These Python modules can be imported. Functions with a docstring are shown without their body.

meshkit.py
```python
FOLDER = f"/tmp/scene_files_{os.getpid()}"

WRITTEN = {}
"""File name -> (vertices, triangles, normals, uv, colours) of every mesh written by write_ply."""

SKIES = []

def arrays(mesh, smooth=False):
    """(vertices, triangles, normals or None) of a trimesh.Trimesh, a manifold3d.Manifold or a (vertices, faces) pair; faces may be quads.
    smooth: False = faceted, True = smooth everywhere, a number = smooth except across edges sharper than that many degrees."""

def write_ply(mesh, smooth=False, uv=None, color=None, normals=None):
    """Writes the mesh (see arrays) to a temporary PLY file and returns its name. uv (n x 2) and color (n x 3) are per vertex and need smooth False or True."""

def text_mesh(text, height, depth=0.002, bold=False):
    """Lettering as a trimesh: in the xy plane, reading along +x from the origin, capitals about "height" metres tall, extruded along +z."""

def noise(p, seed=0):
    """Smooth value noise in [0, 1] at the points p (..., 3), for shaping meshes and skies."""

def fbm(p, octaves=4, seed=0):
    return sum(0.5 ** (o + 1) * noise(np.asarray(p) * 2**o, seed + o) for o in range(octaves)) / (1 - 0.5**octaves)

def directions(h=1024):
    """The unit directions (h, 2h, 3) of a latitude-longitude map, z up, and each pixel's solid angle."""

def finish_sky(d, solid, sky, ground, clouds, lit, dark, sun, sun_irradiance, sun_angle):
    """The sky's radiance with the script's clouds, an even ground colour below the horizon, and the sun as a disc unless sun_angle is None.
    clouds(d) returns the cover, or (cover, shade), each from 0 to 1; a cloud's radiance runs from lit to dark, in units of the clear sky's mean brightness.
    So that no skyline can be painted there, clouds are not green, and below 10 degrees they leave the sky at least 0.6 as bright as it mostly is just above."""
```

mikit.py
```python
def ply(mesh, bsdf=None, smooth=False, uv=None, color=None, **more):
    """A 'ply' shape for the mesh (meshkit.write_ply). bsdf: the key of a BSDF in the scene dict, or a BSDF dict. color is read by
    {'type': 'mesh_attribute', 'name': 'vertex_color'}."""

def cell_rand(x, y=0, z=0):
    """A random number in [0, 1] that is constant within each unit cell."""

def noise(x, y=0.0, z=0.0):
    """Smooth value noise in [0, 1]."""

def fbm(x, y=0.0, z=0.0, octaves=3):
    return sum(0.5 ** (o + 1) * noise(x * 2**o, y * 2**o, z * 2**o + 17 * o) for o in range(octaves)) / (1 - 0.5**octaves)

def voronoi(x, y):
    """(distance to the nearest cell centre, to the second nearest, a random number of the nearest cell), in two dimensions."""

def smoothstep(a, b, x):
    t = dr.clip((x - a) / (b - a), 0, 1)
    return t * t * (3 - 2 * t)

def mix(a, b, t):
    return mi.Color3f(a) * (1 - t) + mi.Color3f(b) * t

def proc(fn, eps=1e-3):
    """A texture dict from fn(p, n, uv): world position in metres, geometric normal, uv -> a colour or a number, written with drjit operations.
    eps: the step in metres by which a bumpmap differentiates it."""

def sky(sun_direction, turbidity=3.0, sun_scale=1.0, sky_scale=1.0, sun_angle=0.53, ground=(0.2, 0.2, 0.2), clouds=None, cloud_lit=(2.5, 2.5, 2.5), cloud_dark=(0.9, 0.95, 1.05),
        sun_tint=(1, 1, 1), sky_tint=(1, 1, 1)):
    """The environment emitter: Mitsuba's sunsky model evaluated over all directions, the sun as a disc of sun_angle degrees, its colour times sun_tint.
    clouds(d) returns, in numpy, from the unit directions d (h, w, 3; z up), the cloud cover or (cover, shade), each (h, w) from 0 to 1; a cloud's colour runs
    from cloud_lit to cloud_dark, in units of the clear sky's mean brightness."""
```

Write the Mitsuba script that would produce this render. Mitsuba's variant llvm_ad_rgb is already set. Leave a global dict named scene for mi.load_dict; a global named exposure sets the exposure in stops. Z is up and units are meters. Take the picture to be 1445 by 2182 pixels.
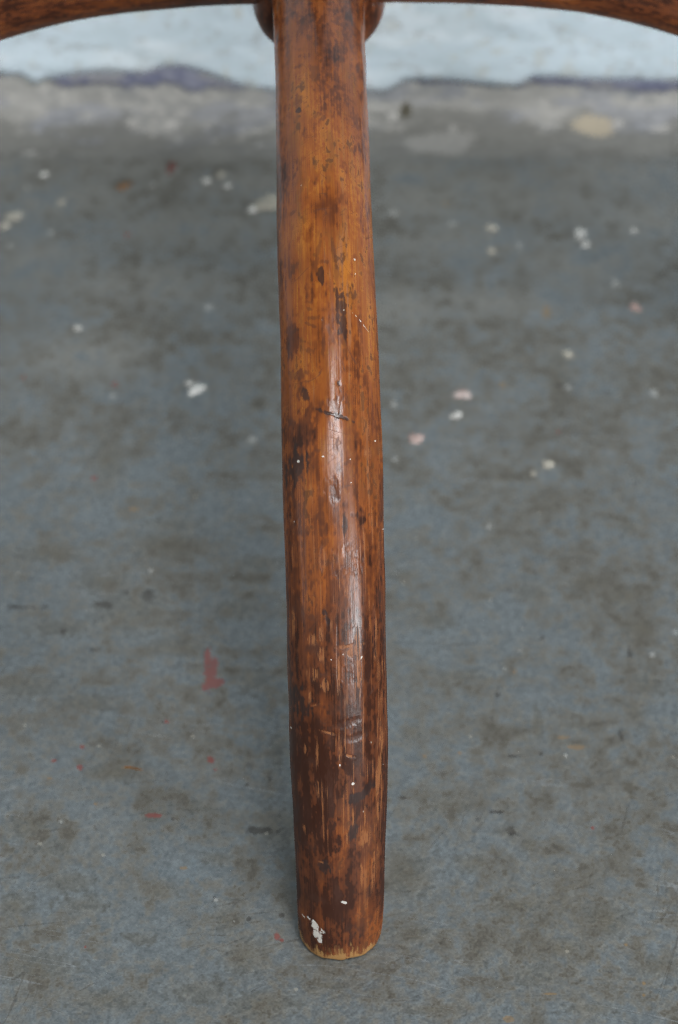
import math
import numpy as np, trimesh, drjit as dr, mitsuba as mi
import meshkit, mikit
from mikit import noise, fbm, cell_rand, smoothstep, mix, proc

T = mi.ScalarTransform4f
scene, labels = {}, {}

# ---------------------------------------------------------------- camera, lights, exposure
PITCH = math.radians(37.0)
EYE = [0.0, 0.0, 0.762]
scene["camera"] = {
    "type": "thinlens", "fov": 2 * math.degrees(math.atan(722.5 / 5600.0)), "fov_axis": "x",
    "aperture_radius": 0.0050, "focus_distance": 0.985, "near_clip": 0.02, "far_clip": 400.0,
    "to_world": T().look_at(origin=EYE, target=[0, math.cos(PITCH), EYE[2] - math.sin(PITCH)], up=[0, 0, 1]),
}
# an indoor close-up: soft daylight through a translucent rooflight and a glazed door, both out of the picture (no sky, no sun)
ROOFLIGHT = dict(x=(0.14, 0.86), y=(-2.10, -0.40), z=2.66, radiance=(16.5, 16.7, 16.9))
DOOR = dict(y=(-3.10, -1.55), z=(0.03, 1.75), x=2.46, radiance=(12.8, 13.0, 13.2))
WINDOW = dict(y=(0.00, 0.48), z=(0.04, 0.38), x=-2.16, radiance=(1.6, 1.62, 1.65))
exposure = 0.50

# ---------------------------------------------------------------- shared geometry of the bent legs
POST_X, POST_Y, ARM_Z, SPREAD = -0.0088, 1.043, 0.274, 0.310
PHI_N = 96


def leg_frame(front=False, p=2.7, n=420):
    """Centre line in the leg's own plane (r outwards, z up), radius along it, arc length."""
    t = np.linspace(0, 1, n)
    ang = t * np.pi / 2
    q = 2.05                                           # super-ellipse arch
    r = SPREAD * np.sin(ang) ** (2 / p)
    z = ARM_Z * np.maximum(np.cos(ang), 0) ** (2 / q)
    # resample evenly along the arc
    s = np.r_[0, np.cumsum(np.hypot(np.diff(r), np.diff(z)))]
    S = np.linspace(0, s[-1], n)
    r, z = np.interp(S, s, r), np.interp(S, s, z)
    k = np.ones(15) / 15
    pad = lambda a: np.convolve(np.r_[2 * a[0] - a[7:0:-1], a, 2 * a[-1] - a[-2:-9:-1]], k, "valid")
    r, z = pad(r), pad(z)
    r, z = r, z - z[-1]
    knots = [0, 0.07, 0.14, 0.20, 0.25, 0.285, 0.31, 0.33, 0.35, 0.372]
    rad = 0.5 * np.interp(r + np.maximum(0, 0.10 - z) * 0.6, knots, [0.0394, 0.0382, 0.0371, 0.0374, 0.0381, 0.0386, 0.0381, 0.0368, 0.0350, 0.0330])
    rad = np.convolve(np.pad(rad, 12, mode="reflect", reflect_type="odd"), np.ones(25) / 25, "valid")
    side = np.zeros_like(r)
    if front:
        side = 0.0092 * (1 - (1 - (r / SPREAD).clip(0, 1) ** 1.7)) - 0.0092 * (r / SPREAD)
    return r, z, side, rad, S


def leg_points(direction, front=False, seed=0, p=2.7):
    """Vertices (n, PHI_N + 1, 3), uv (angle from the outer side, arc length)."""
    r, z, side, rad, S = leg_frame(front, p)
    d = np.array([direction[0], direction[1], 0.0])
    d /= np.linalg.norm(d)
    b = np.array([-d[1], d[0], 0.0])                  # lateral; for the front leg this points to +x
    C = np.array([POST_X, POST_Y, 0.0]) + r[:, None] * d + side[:, None] * b + z[:, None] * np.array([0, 0, 1.0])
    T = np.gradient(C, axis=0)
    T /= np.linalg.norm(T, axis=1, keepdims=True)
    B = b - (T @ b)[:, None] * T
    B /= np.linalg.norm(B, axis=1, keepdims=True)
    N = np.cross(B, T)
    N *= np.where((N @ (d + np.array([0, 0, 1.0])))[:, None] < 0, -1, 1)
    phi = np.linspace(-np.pi, np.pi, PHI_N + 1)
    u = np.stack([np.broadcast_to(np.cos(phi) * 2 + seed * 9.1, (len(S), len(phi))), np.broadcast_to(np.sin(phi) * 2, (len(S), len(phi))), np.broadcast_to((S * 22)[:, None], (len(S), len(phi)))], -1)
    wob = (meshkit.fbm(u, 3, seed + 3) - 0.5) * 0.0013 + (meshkit.noise(u * [2.2, 2.2, 1.3], seed + 8) - 0.5) * 0.0006
    rr = rad[:, None] + wob
    flat = 0.968
    sx = np.clip(np.sin(phi), -flat, flat)
    P = C[:, None] + rr[..., None] * (sx[None, :, None] * B[:, None] + np.cos(phi)[None, :, None] * N[:, None])
    uv = np.stack([np.broadcast_to(phi, rr.shape), np.broadcast_to(S[:, None], rr.shape)], -1)
    return P, uv


# ---------------------------------------------------------------- helpers
def put(key, mesh, bsdf, label=None, category=None, group=None, kind=None, **kw):
    scene[key] = mikit.ply(mesh, bsdf, **kw)
    note(key, label, category, group, kind)


def note(key, label=None, category=None, group=None, kind=None):
    d = {k: v for k, v in dict(label=label, category=category, group=group, kind=kind).items() if v}
    if d:
        labels[key] = d


def grid(P, closed=False):
    """Triangles of an (n, m, 3) grid of points."""
    n, m = P.shape[:2]
    i = np.arange(n * m).reshape(n, m)
    f = np.stack([i[:-1, :-1], i[1:, :-1], i[1:, 1:], i[:-1, 1:]], -1).reshape(-1, 4)
    return P.reshape(-1, 3), np.vstack([f[:, [0, 1, 2]], f[:, [0, 2, 3]]])


def box(x0, x1, y0, y1, z0, z1):
    m = trimesh.creation.box((x1 - x0, y1 - y0, z1 - z0))
    m.apply_translation(((x0 + x1) / 2, (y0 + y1) / 2, (z0 + z1) / 2))
    return m


def spots(u, v, w, items, soft=0.45):
    """Largest mask of the listed elliptic marks (u, v, ru, rv[, slant]) with an edge frayed by the noise w."""
    best = mi.Float(0)
    for it in items:
        cu, cv, ru, rv = it[:4]
        du, dv = u - cu, v - cv
        if len(it) > 4 and it[4]:
            if ru > rv:
                dv = dv - it[4] * du
            else:
                du = du - it[4] * dv
        d = dr.sqrt(dr.square(du / ru) + dr.square(dv / rv)) + w
        best = dr.maximum(best, smoothstep(1.0 + soft * 0.5, 1.0 - soft * 0.5, d))
    return best


# ---------------------------------------------------------------- floor and wall materials
FLOOR = {
    'dust': [(-0.1976, 1.3434, 0.03337, 0.02273), (-0.1292, 1.3434, 0.04428, 0.01689), (-0.0832, 1.3544, 0.03335, 0.01419), (0.0349, 1.3434, 0.03862, 0.01678), (0.0888, 1.327, 0.03832, 0.01652), (0.1575, 1.3379, 0.04422, 0.01684), (-0.0062, 1.3489, 0.0415, 0.01687), (-0.1539, 1.311, 0.04355, 0.02178), (-0.08, 1.2796, 0.04261, 0.02085), (-0.1662, 1.2394, 0.03138, 0.02513), (-0.0951, 1.2152, 0.0462, 0.01937), (-0.0603, 1.327, 0.02735, 0.01649), (0.0477, 1.311, 0.03522, 0.02157), (0.1146, 1.3057, 0.04332, 0.02155), (0.1743, 1.2848, 0.03223, 0.0265), (0.0595, 1.2593, 0.0342, 0.02034), (0.1364, 1.2394, 0.03914, 0.02502), (0.0347, 1.1962, 0.02027, 0.01887), (-0.0331, 1.3217, 0.0327, 0.01637), (0.0829, 1.2009, 0.02798, 0.01427), (-0.1331, 1.1461, 0.02963, 0.01792)],
    'red': [(-0.0588, 0.9014, 0.00148, 0.00524), (-0.0557, 0.8978, 0.00126, 0.00391), (-0.057, 0.8927, 0.00294, 0.00485), (-0.0574, 0.8869, 0.00251, 0.00514), (-0.055, 0.8844, 0.00313, 0.00288), (-0.0593, 0.8831, 0.00209, 0.00224), (-0.0243, 0.7315, 0.00189, 0.00235), (-0.0228, 0.7295, 0.00113, 0.00157), (-0.0751, 0.8594, 0.00123, 0.00124), (-0.0554, 0.8352, 0.00182, 0.0024), (-0.0525, 0.8287, 0.00081, 0.00089), (-0.1107, 0.843, 0.00102, 0.00122), (-0.1226, 0.834, 0.00101, 0.00091), (-0.1108, 0.8296, 0.00101, 0.0015), (-0.0773, 0.8004, 0.00356, 0.00115), (-0.1002, 0.7257, 0.00057, 0.00105), (-0.0288, 0.8736, 0.00083, 0.00095), (-0.1151, 1.12, 0.0017, 0.00217), (0.1054, 0.7929, 0.00059, 0.00086), (-0.1202, 1.0383, 0.00115, 0.00157), (0.1102, 1.0782, 0.00095, 0.00165), (-0.1631, 1.1265, 0.00122, 0.0022), (-0.119, 1.2694, 0.00212, 0.00207)],
    'ochre': [(0.103, 0.843, 0.00285, 0.00153), (0.0959, 0.8493, 0.00286, 0.00123), (0.1002, 0.8433, 0.00204, 0.00092), (0.0782, 0.8933, 0.00084, 0.00195), (0.1186, 0.7065, 0.00093, 0.00128), (0.1181, 0.7004, 0.00093, 0.00127), (0.0652, 0.6879, 0.0022, 0.00149), (0.0609, 1.303, 0.00135, 0.00214), (0.1113, 1.1892, 0.00202, 0.00564), (0.0519, 0.8394, 0.00081, 0.00091), (0.0367, 0.8373, 0.00101, 0.0012), (-0.0906, 0.8296, 0.00283, 0.00075), (-0.123, 0.8228, 0.00141, 0.00089), (0.1135, 0.7269, 0.00095, 0.00105), (0.0814, 0.7009, 0.00297, 0.00076), (-0.0633, 0.7695, 0.00116, 0.00083), (-0.1021, 0.807, 0.0008, 0.00087), (-0.0988, 1.0131, 0.00272, 0.00189), (0.0842, 1.12, 0.00145, 0.00259)],
    'white': [(0.0973, 0.8376, 0.00061, 0.00121), (0.0815, 0.9079, 0.00085, 0.00099), (0.0739, 0.8956, 0.00063, 0.00098), (0.141, 0.9047, 0.00106, 0.00166), (0.1529, 0.9202, 0.00086, 0.00136), (-0.0879, 0.9652, 0.00132, 0.00214), (-0.0496, 0.7514, 0.00077, 0.00081), (-0.0419, 0.7397, 0.00057, 0.00053), (-0.1158, 0.7965, 0.00079, 0.00086), (0.0717, 0.9996, 0.00135, 0.00223), (-0.1158, 1.1094, 0.00121, 0.00214), (0.1179, 1.1187, 0.00121, 0.00216), (0.1618, 1.1127, 0.0017, 0.00346), (0.1002, 1.2573, 0.00158, 0.00254), (0.1506, 1.2176, 0.00206, 0.00391), (-0.0435, 1.0709, 0.00235, 0.00324), (-0.07, 1.1939, 0.00228, 0.00283), (0.0281, 1.1022, 0.00144, 0.00253), (0.0284, 1.054, 0.00186, 0.00198), (0.0956, 1.0422, 0.00162, 0.00236), (-0.1799, 1.3217, 0.00165, 0.00277), (-0.1076, 1.3243, 0.00164, 0.00275), (0.0313, 1.2926, 0.00322, 0.00264), (0.0641, 1.2807, 0.0024, 0.00261), (-0.1834, 1.2568, 0.00159, 0.00257), (-0.1613, 1.272, 0.00213, 0.00313)],
    'brown': [(-0.1181, 0.7151, 0.01127, 0.00648), (-0.0894, 0.698, 0.01297, 0.00454), (-0.0551, 0.7028, 0.00927, 0.00505), (-0.0294, 0.6956, 0.01106, 0.00449), (-0.1293, 0.7943, 0.00594, 0.00576), (-0.0943, 0.8258, 0.01007, 0.00358), (-0.0595, 0.8055, 0.00793, 0.00347), (-0.1023, 0.7483, 0.00766, 0.00432), (-0.0745, 0.7562, 0.00769, 0.00434), (-0.0505, 0.7749, 0.00583, 0.00277), (-0.0239, 0.7943, 0.00786, 0.00852), (-0.1306, 0.7483, 0.00576, 0.00543), (-0.1265, 0.9229, 0.01289, 0.00475), (-0.0725, 0.9096, 0.01061, 0.00464), (-0.0479, 0.9364, 0.00863, 0.00479), (-0.0358, 0.9713, 0.00882, 0.00429), (-0.1378, 0.9785, 0.01337, 0.00511), (0.0467, 0.8055, 0.00793, 0.00404), (0.0552, 0.7722, 0.00582, 0.00387), (0.1246, 0.7151, 0.00752, 0.00415), (0.0885, 0.7252, 0.00566, 0.00313), (0.0294, 0.7328, 0.00567, 0.00367), (0.0538, 0.8901, 0.00838, 0.00322), (0.0445, 0.9296, 0.00644, 0.00475), (-0.0806, 0.9857, 0.01338, 0.00804), (-0.1398, 0.8831, 0.00944, 0.00582), (-0.0975, 0.9364, 0.01298, 0.01203), (-0.1097, 0.9571, 0.00877, 0.00884), (-0.0374, 0.7201, 0.00656, 0.00774), (-0.0455, 0.7405, 0.00342, 0.00636), (-0.1091, 0.7615, 0.00773, 0.00412), (0.0712, 0.7483, 0.0086, 0.00268), (0.0541, 0.7226, 0.00319, 0.00648), (0.1073, 0.7405, 0.00667, 0.00668), (0.1318, 0.9467, 0.00611, 0.0063), (0.1152, 0.9571, 0.00549, 0.00566), (0.0896, 0.9495, 0.00545, 0.00629), (0.0282, 0.7668, 0.00772, 0.01096), (0.0706, 0.7906, 0.00393, 0.00284), (0.0785, 0.7832, 0.00274, 0.00281), (0.1036, 0.8572, 0.00823, 0.00155), (0.0863, 0.8587, 0.00164, 0.00777), (0.1135, 1.1286, 0.00537, 0.02188), (0.0765, 0.7102, 0.00653, 0.0046), (0.0301, 0.9624, 0.00658, 0.00318), (-0.1142, 1.0521, 0.00652, 0.01793), (-0.1053, 1.1731, 0.00501, 0.00922), (-0.0883, 1.1823, 0.00453, 0.00652), (-0.1098, 0.8711, 0.0083, 0.0038), (-0.038, 0.8869, 0.00522, 0.00641), (-0.0267, 0.8406, 0.00243, 0.00905), (0.1396, 0.9985, 0.00451, 0.00449), (0.1382, 0.9229, 0.00645, 0.00612), (0.1367, 0.8837, 0.00629, 0.00582), (-0.0789, 0.7999, 0.00316, 0.00287), (-0.1183, 0.7804, 0.00784, 0.00395), (-0.0786, 0.7302, 0.00567, 0.00262), (-0.0792, 1.0004, 0.01125, 0.00446), (0.032, 0.8526, 0.00511, 0.00429), (0.0753, 0.9893, 0.00447, 0.0044), (0.0581, 1.2152, 0.00359, 0.00579), (0.0351, 1.2152, 0.00641, 0.00675), (0.1298, 0.8649, 0.00331, 0.00694), (-0.0041, 0.7053, 0.00556, 0.00152), (0.0971, 0.6932, 0.00739, 0.00251), (0.0375, 0.6932, 0.01104, 0.00249)],  # real brown stains; patches added on the near floor also paint in shade
    'dark': [(-0.0884, 0.9467, 0.00261, 0.00313), (-0.0983, 0.9495, 0.00087, 0.0014), (-0.1085, 0.9398, 0.0026, 0.00173), (-0.1253, 0.9212, 0.00172, 0.00135), (-0.1429, 0.9381, 0.00652, 0.00104), (0.113, 1.12, 0.00194, 0.0052), (0.0866, 0.8391, 0.00081, 0.00121), (0.0919, 0.9162, 0.00107, 0.00167), (0.0916, 0.9642, 0.00088, 0.00142), (0.1223, 0.8496, 0.00102, 0.0037), (0.074, 0.8376, 0.00203, 0.00091), (-0.1094, 0.9079, 0.0017, 0.00133), (-0.0294, 0.8228, 0.0006, 0.00265), (-0.0389, 0.8193, 0.0006, 0.00088), (-0.069, 0.7985, 0.00079, 0.00115), (-0.0361, 0.741, 0.00076, 0.00106), (-0.0322, 0.7915, 0.00589, 0.0017), (-0.023, 0.7431, 0.00114, 0.00133), (0.0673, 0.8027, 0.00277, 0.00086), (0.0715, 0.7909, 0.00157, 0.00142), (0.076, 0.8376, 0.00608, 0.00045), (0.0272, 0.8113, 0.00199, 0.00116), (-0.0771, 0.8587, 0.00062, 0.00093), (0.1308, 0.9063, 0.00064, 0.00532), (0.0699, 0.8774, 0.00125, 0.00095)],
    'blue': [(0.1009, 1.0004, 0.00113, 0.01044), (0.1024, 0.9857, 0.00112, 0.00732), (0.114, 0.9079, 0.00255, 0.01329), (0.1154, 0.9262, 0.00301, 0.00408), (0.1162, 0.8869, 0.00252, 0.00809), (0.1213, 0.8496, 0.00287, 0.01235), (0.1233, 0.8141, 0.0028, 0.01475), (0.1263, 0.7832, 0.00275, 0.01134), (0.1298, 0.7695, 0.00273, 0.00836), (0.0538, 0.8618, 0.0072, 0.00932), (-0.0432, 0.8526, 0.01226, 0.0043), (-0.0791, 1.0947, 0.00716, 0.00837), (-0.0613, 1.062, 0.01402, 0.00803), (-0.0561, 0.7695, 0.01356, 0.00827), (-0.0312, 0.7722, 0.00775, 0.00442), (-0.0231, 1.0078, 0.00677, 0.00748), (0.0467, 1.0041, 0.01351, 0.00373), (0.0261, 0.8587, 0.0082, 0.00464), (0.0726, 1.1962, 0.01014, 0.00567), (-0.0385, 1.0864, 0.00948, 0.00826), (-0.1215, 0.7943, 0.00989, 0.00345), (-0.0815, 0.7777, 0.0078, 0.00279)]}


def floor_color(p, n, uv):
    x, y = p.x, p.y
    big = fbm(x * 12 + 3, y * 12 + 8, 0, 3)
    mid = fbm(x * 52, y * 48, 2, 3)
    small = fbm(x * 170, y * 150, 4, 3)
    tiny = fbm(x * 520, y * 460, 6, 2)
    grit = noise(x * 1500, y * 1400, 3)
    w = (mid - 0.5) * 0.5 + (small - 0.5) * 1.6 + (tiny - 0.5) * 1.3
    # blue-grey floor paint in two coats
    c = mix((0.136, 0.155, 0.164), (0.153, 0.166, 0.169), smoothstep(0.35, 0.65, big * 0.5 + small * 0.5))
    c = mix(c, (0.148, 0.183, 0.206), 0.65 * spots(x, y, w * 1.2, FLOOR["blue"], 0.9) * smoothstep(0.32, 0.6, small))
    # trodden-in dirt: a grey veil, then brown in the worn places
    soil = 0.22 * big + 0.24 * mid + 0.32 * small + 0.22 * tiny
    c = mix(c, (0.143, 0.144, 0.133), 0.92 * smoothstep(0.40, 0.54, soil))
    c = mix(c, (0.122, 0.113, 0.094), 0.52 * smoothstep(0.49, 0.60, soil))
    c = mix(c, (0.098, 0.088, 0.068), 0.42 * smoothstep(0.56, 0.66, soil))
    c = mix(c, (0.106, 0.094, 0.068), 0.46 * spots(x, y, w * 1.2, FLOOR["brown"], 1.2))  # brown dirt, plus shade on the near floor put into the colour
    c = mix(c, (0.196, 0.194, 0.178), 0.85 * spots(x, y, w * 1.0, FLOOR["dust"], 1.7) * smoothstep(0.24, 0.54, 0.5 * mid + 0.5 * small))
    c = mix(c, (0.070, 0.064, 0.053), 0.60 * smoothstep(0.57, 0.72, 0.45 * small + 0.55 * tiny) * smoothstep(0.40, 0.56, mid * 0.6 + big * 0.4))
    c = mix(c, (0.050, 0.044, 0.037), 0.75 * spots(x, y, w * 1.0, FLOOR["dark"], 0.9))
    # drag marks
    for a, f, off in ((0.35, 34, 1.0), (-0.22, 28, 5.0), (1.25, 30, 9.0), (0.1, 40, 15.0)):
        ca, sa = math.cos(a), math.sin(a)
        q = noise((x * ca + y * sa) * f * 0.5 + off, (y * ca - x * sa) * f * 12, off)
        line = smoothstep(0.020, 0.005, dr.abs(q - 0.5)) * smoothstep(0.58, 0.74, noise(x * f + off, y * f, off + 3))
        c = mix(c, (0.075, 0.068, 0.058) if off != 5.0 else (0.22, 0.235, 0.245), 0.5 * line)
    c = c * (0.84 + 0.32 * grit) * (0.74 + 0.52 * tiny)
    # pale grains and paint flecks
    g = cell_rand(dr.floor(x * 150), dr.floor(y * 150), 5)
    gx, gy = x * 150 - dr.floor(x * 150) - 0.5, y * 150 - dr.floor(y * 150) - 0.5
    c = mix(c, (0.36, 0.34, 0.29), smoothstep(0.16, 0.09, dr.sqrt(gx * gx + gy * gy)) * dr.select(g > 0.994, 1.0, 0.0) * 0.5)
    c = mix(c, (0.205, 0.060, 0.050), 0.80 * spots(x, y, w * 1.0, FLOOR["red"], 0.4))
    c = mix(c, (0.24, 0.155, 0.070), 0.60 * spots(x, y, w * 0.8, FLOOR["ochre"], 0.5))
    c = mix(c, (0.40, 0.40, 0.38), 0.55 * spots(x, y, w * 0.5, FLOOR["white"], 0.4))
    return c


def floor_height(p, n, uv):
    x, y = p.x, p.y
    return 0.0008 * fbm(x * 60, y * 60, 1, 3) + 0.00030 * fbm(x * 420, y * 380, 6, 3) - 0.00025 * smoothstep(0.66, 0.80, noise(x * 700, y * 700, 12)) + 0.0009 * fbm(x * 11 + 3, y * 11 + 8, 0, 2)


def floor_rough(p, n, uv):
    x, y = p.x, p.y
    soil = 0.22 * fbm(x * 12 + 3, y * 12 + 8, 0, 3) + 0.24 * fbm(x * 52, y * 48, 2, 3) + 0.32 * fbm(x * 170, y * 150, 4, 3) + 0.22 * fbm(x * 520, y * 460, 6, 2)
    return 0.44 + 0.30 * smoothstep(0.44, 0.58, soil)


def cement_color(p, n, uv):
    x, z = p.x, p.z + p.y
    h = p.z
    big = fbm(x * 16 + 2, z * 26 + 4, 0, 3)
    mid = fbm(x * 55, z * 75, 2, 3)
    small = fbm(x * 190, z * 200, 4, 3)
    w = (mid - 0.5) * 1.0 + (small - 0.5) * 1.1
    c = mix((0.295, 0.293, 0.280), (0.375, 0.370, 0.352), smoothstep(0.38, 0.62, 0.5 * big + 0.5 * mid))
    c = mix(c, (0.255, 0.258, 0.254), 0.8 * smoothstep(0.54, 0.64, 0.4 * big + 0.6 * mid))
    c = mix(c, (0.40, 0.39, 0.37), 0.6 * smoothstep(0.60, 0.68, small * 0.6 + mid * 0.4))
    c = mix(c, (0.20, 0.22, 0.27), 0.45 * smoothstep(0.52, 0.62, fbm(x * 30 + 7, z * 60, 9, 3)))
    # floor paint lapped up the foot of the wall, in a ragged line
    lap = smoothstep(0.0055, -0.0055, h - 0.0085 + (big - 0.5) * 0.012 + (mid - 0.5) * 0.020 + (small - 0.5) * 0.010)
    c = mix(c, mix((0.192, 0.192, 0.180), (0.140, 0.139, 0.127), smoothstep(0.40, 0.62, mid * 0.6 + small * 0.4)), 0.92 * lap)
    c = mix(c, (0.44, 0.385, 0.29), 0.8 * spots(x, z, w * 0.5, [(0.1515, 1.3895, 0.0135, 0.0085, -0.12)], 0.5))
    c = mix(c, (0.055, 0.046, 0.022), 0.85 * spots(x, z, w * 0.4, [(0.0395, 1.4035, 0.0027, 0.0058)], 0.6))
    c = mix(c, (0.47, 0.46, 0.44), 0.7 * spots(x, z, w * 0.5, [(0.127, 1.423, 0.004, 0.003), (0.139, 1.424, 0.004, 0.003), (0.166, 1.392, 0.003, 0.003), (0.190, 1.387, 0.006, 0.003), (0.032, 1.398, 0.003, 0.004), (-0.122, 1.392, 0.004, 0.004), (-0.100, 1.391, 0.006, 0.005)], 0.6))
    c = mix(c, (0.33, 0.325, 0.31), 0.75 * spots(x, z, w * 0.35, [(0.060, 1.372, 0.019, 0.011), (0.070, 1.379, 0.013, 0.004)], 0.4))
    return c * (0.9 + 0.2 * small)


def cement_height(p, n, uv):
    return 0.0012 * fbm(p.x * 110, (p.z + p.y) * 110, 3, 3) + 0.0004 * noise(p.x * 600, (p.z + p.y) * 600, 1)


def pale_color(p, n, uv):
    x, z = p.x, p.z
    a = fbm(x * 18, z * 60 + 3, 0, 3)
    b = fbm(x * 60, z * 190, 2, 3)
    s = fbm(x * 170, z * 230, 4, 3)
    c = mix((0.530, 0.620, 0.685), (0.610, 0.685, 0.740), smoothstep(0.36, 0.64, a))
    c = mix(c, (0.46, 0.55, 0.60), 0.5 * smoothstep(0.54, 0.66, b))
    c = mix(c, (0.38, 0.41, 0.42), 0.6 * smoothstep(0.66, 0.74, s))
    c = mix(c, (0.47, 0.46, 0.40), 0.40 * smoothstep(0.66, 0.74, fbm(x * 120 + 9, z * 130, 8, 3)))
    return c


def pale_height(p, n, uv):
    return 0.0020 * fbm(p.x * 45, p.z * 110, 3, 3) + 0.0005 * fbm(p.x * 150, p.z * 500, 1, 2)


def old_blue_color(p, n, uv):
    x, z = p.x, p.z
    b = fbm(x * 140, z * 200, 2, 3)
    c = mix((0.140, 0.150, 0.225), (0.215, 0.225, 0.290), smoothstep(0.4, 0.6, b))
    c = mix(c, (0.29, 0.29, 0.30), 0.75 * smoothstep(0.55, 0.66, fbm(x * 90 + 4, z * 140, 7, 3)))
    return c


def lime_color(p, n, uv):
    return mix((0.36, 0.36, 0.34), (0.46, 0.46, 0.44), fbm(p.x * 3 + p.y * 3, p.z * 3, 1, 4))


def ceiling_color(p, n, uv):
    return mix((0.16, 0.15, 0.13), (0.22, 0.21, 0.19), noise(p.x * 7, p.y * 0.5) * 0.6 + 0.4 * fbm(p.x * 20, p.y * 4, 0, 3))


def bump(height, bsdf, eps):
    return {"type": "bumpmap", "height": proc(height, eps), "scale": 1.0, "bsdf": bsdf}


def stuff(color, rough, spec=0.4, height=None, eps=4e-4, **kw):
    base = {"type": "principled", "base_color": proc(color) if callable(color) else {"type": "rgb", "value": color}, "roughness": proc(rough) if callable(rough) else rough, "specular": spec, **kw}
    return {"type": "twosided", "bsdf": bump(height, base, eps) if height else base}


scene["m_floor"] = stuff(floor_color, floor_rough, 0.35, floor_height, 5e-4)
scene["m_cement"] = stuff(cement_color, 0.8, 0.25, cement_height, 5e-4)
scene["m_pale"] = stuff(pale_color, 0.5, 0.4, pale_height, 8e-4)
scene["m_old_blue"] = stuff(old_blue_color, 0.6, 0.3)
scene["m_lime"] = stuff(lime_color, 0.85, 0.2)
scene["m_ceiling"] = stuff(ceiling_color, 0.8, 0.2)

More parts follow.
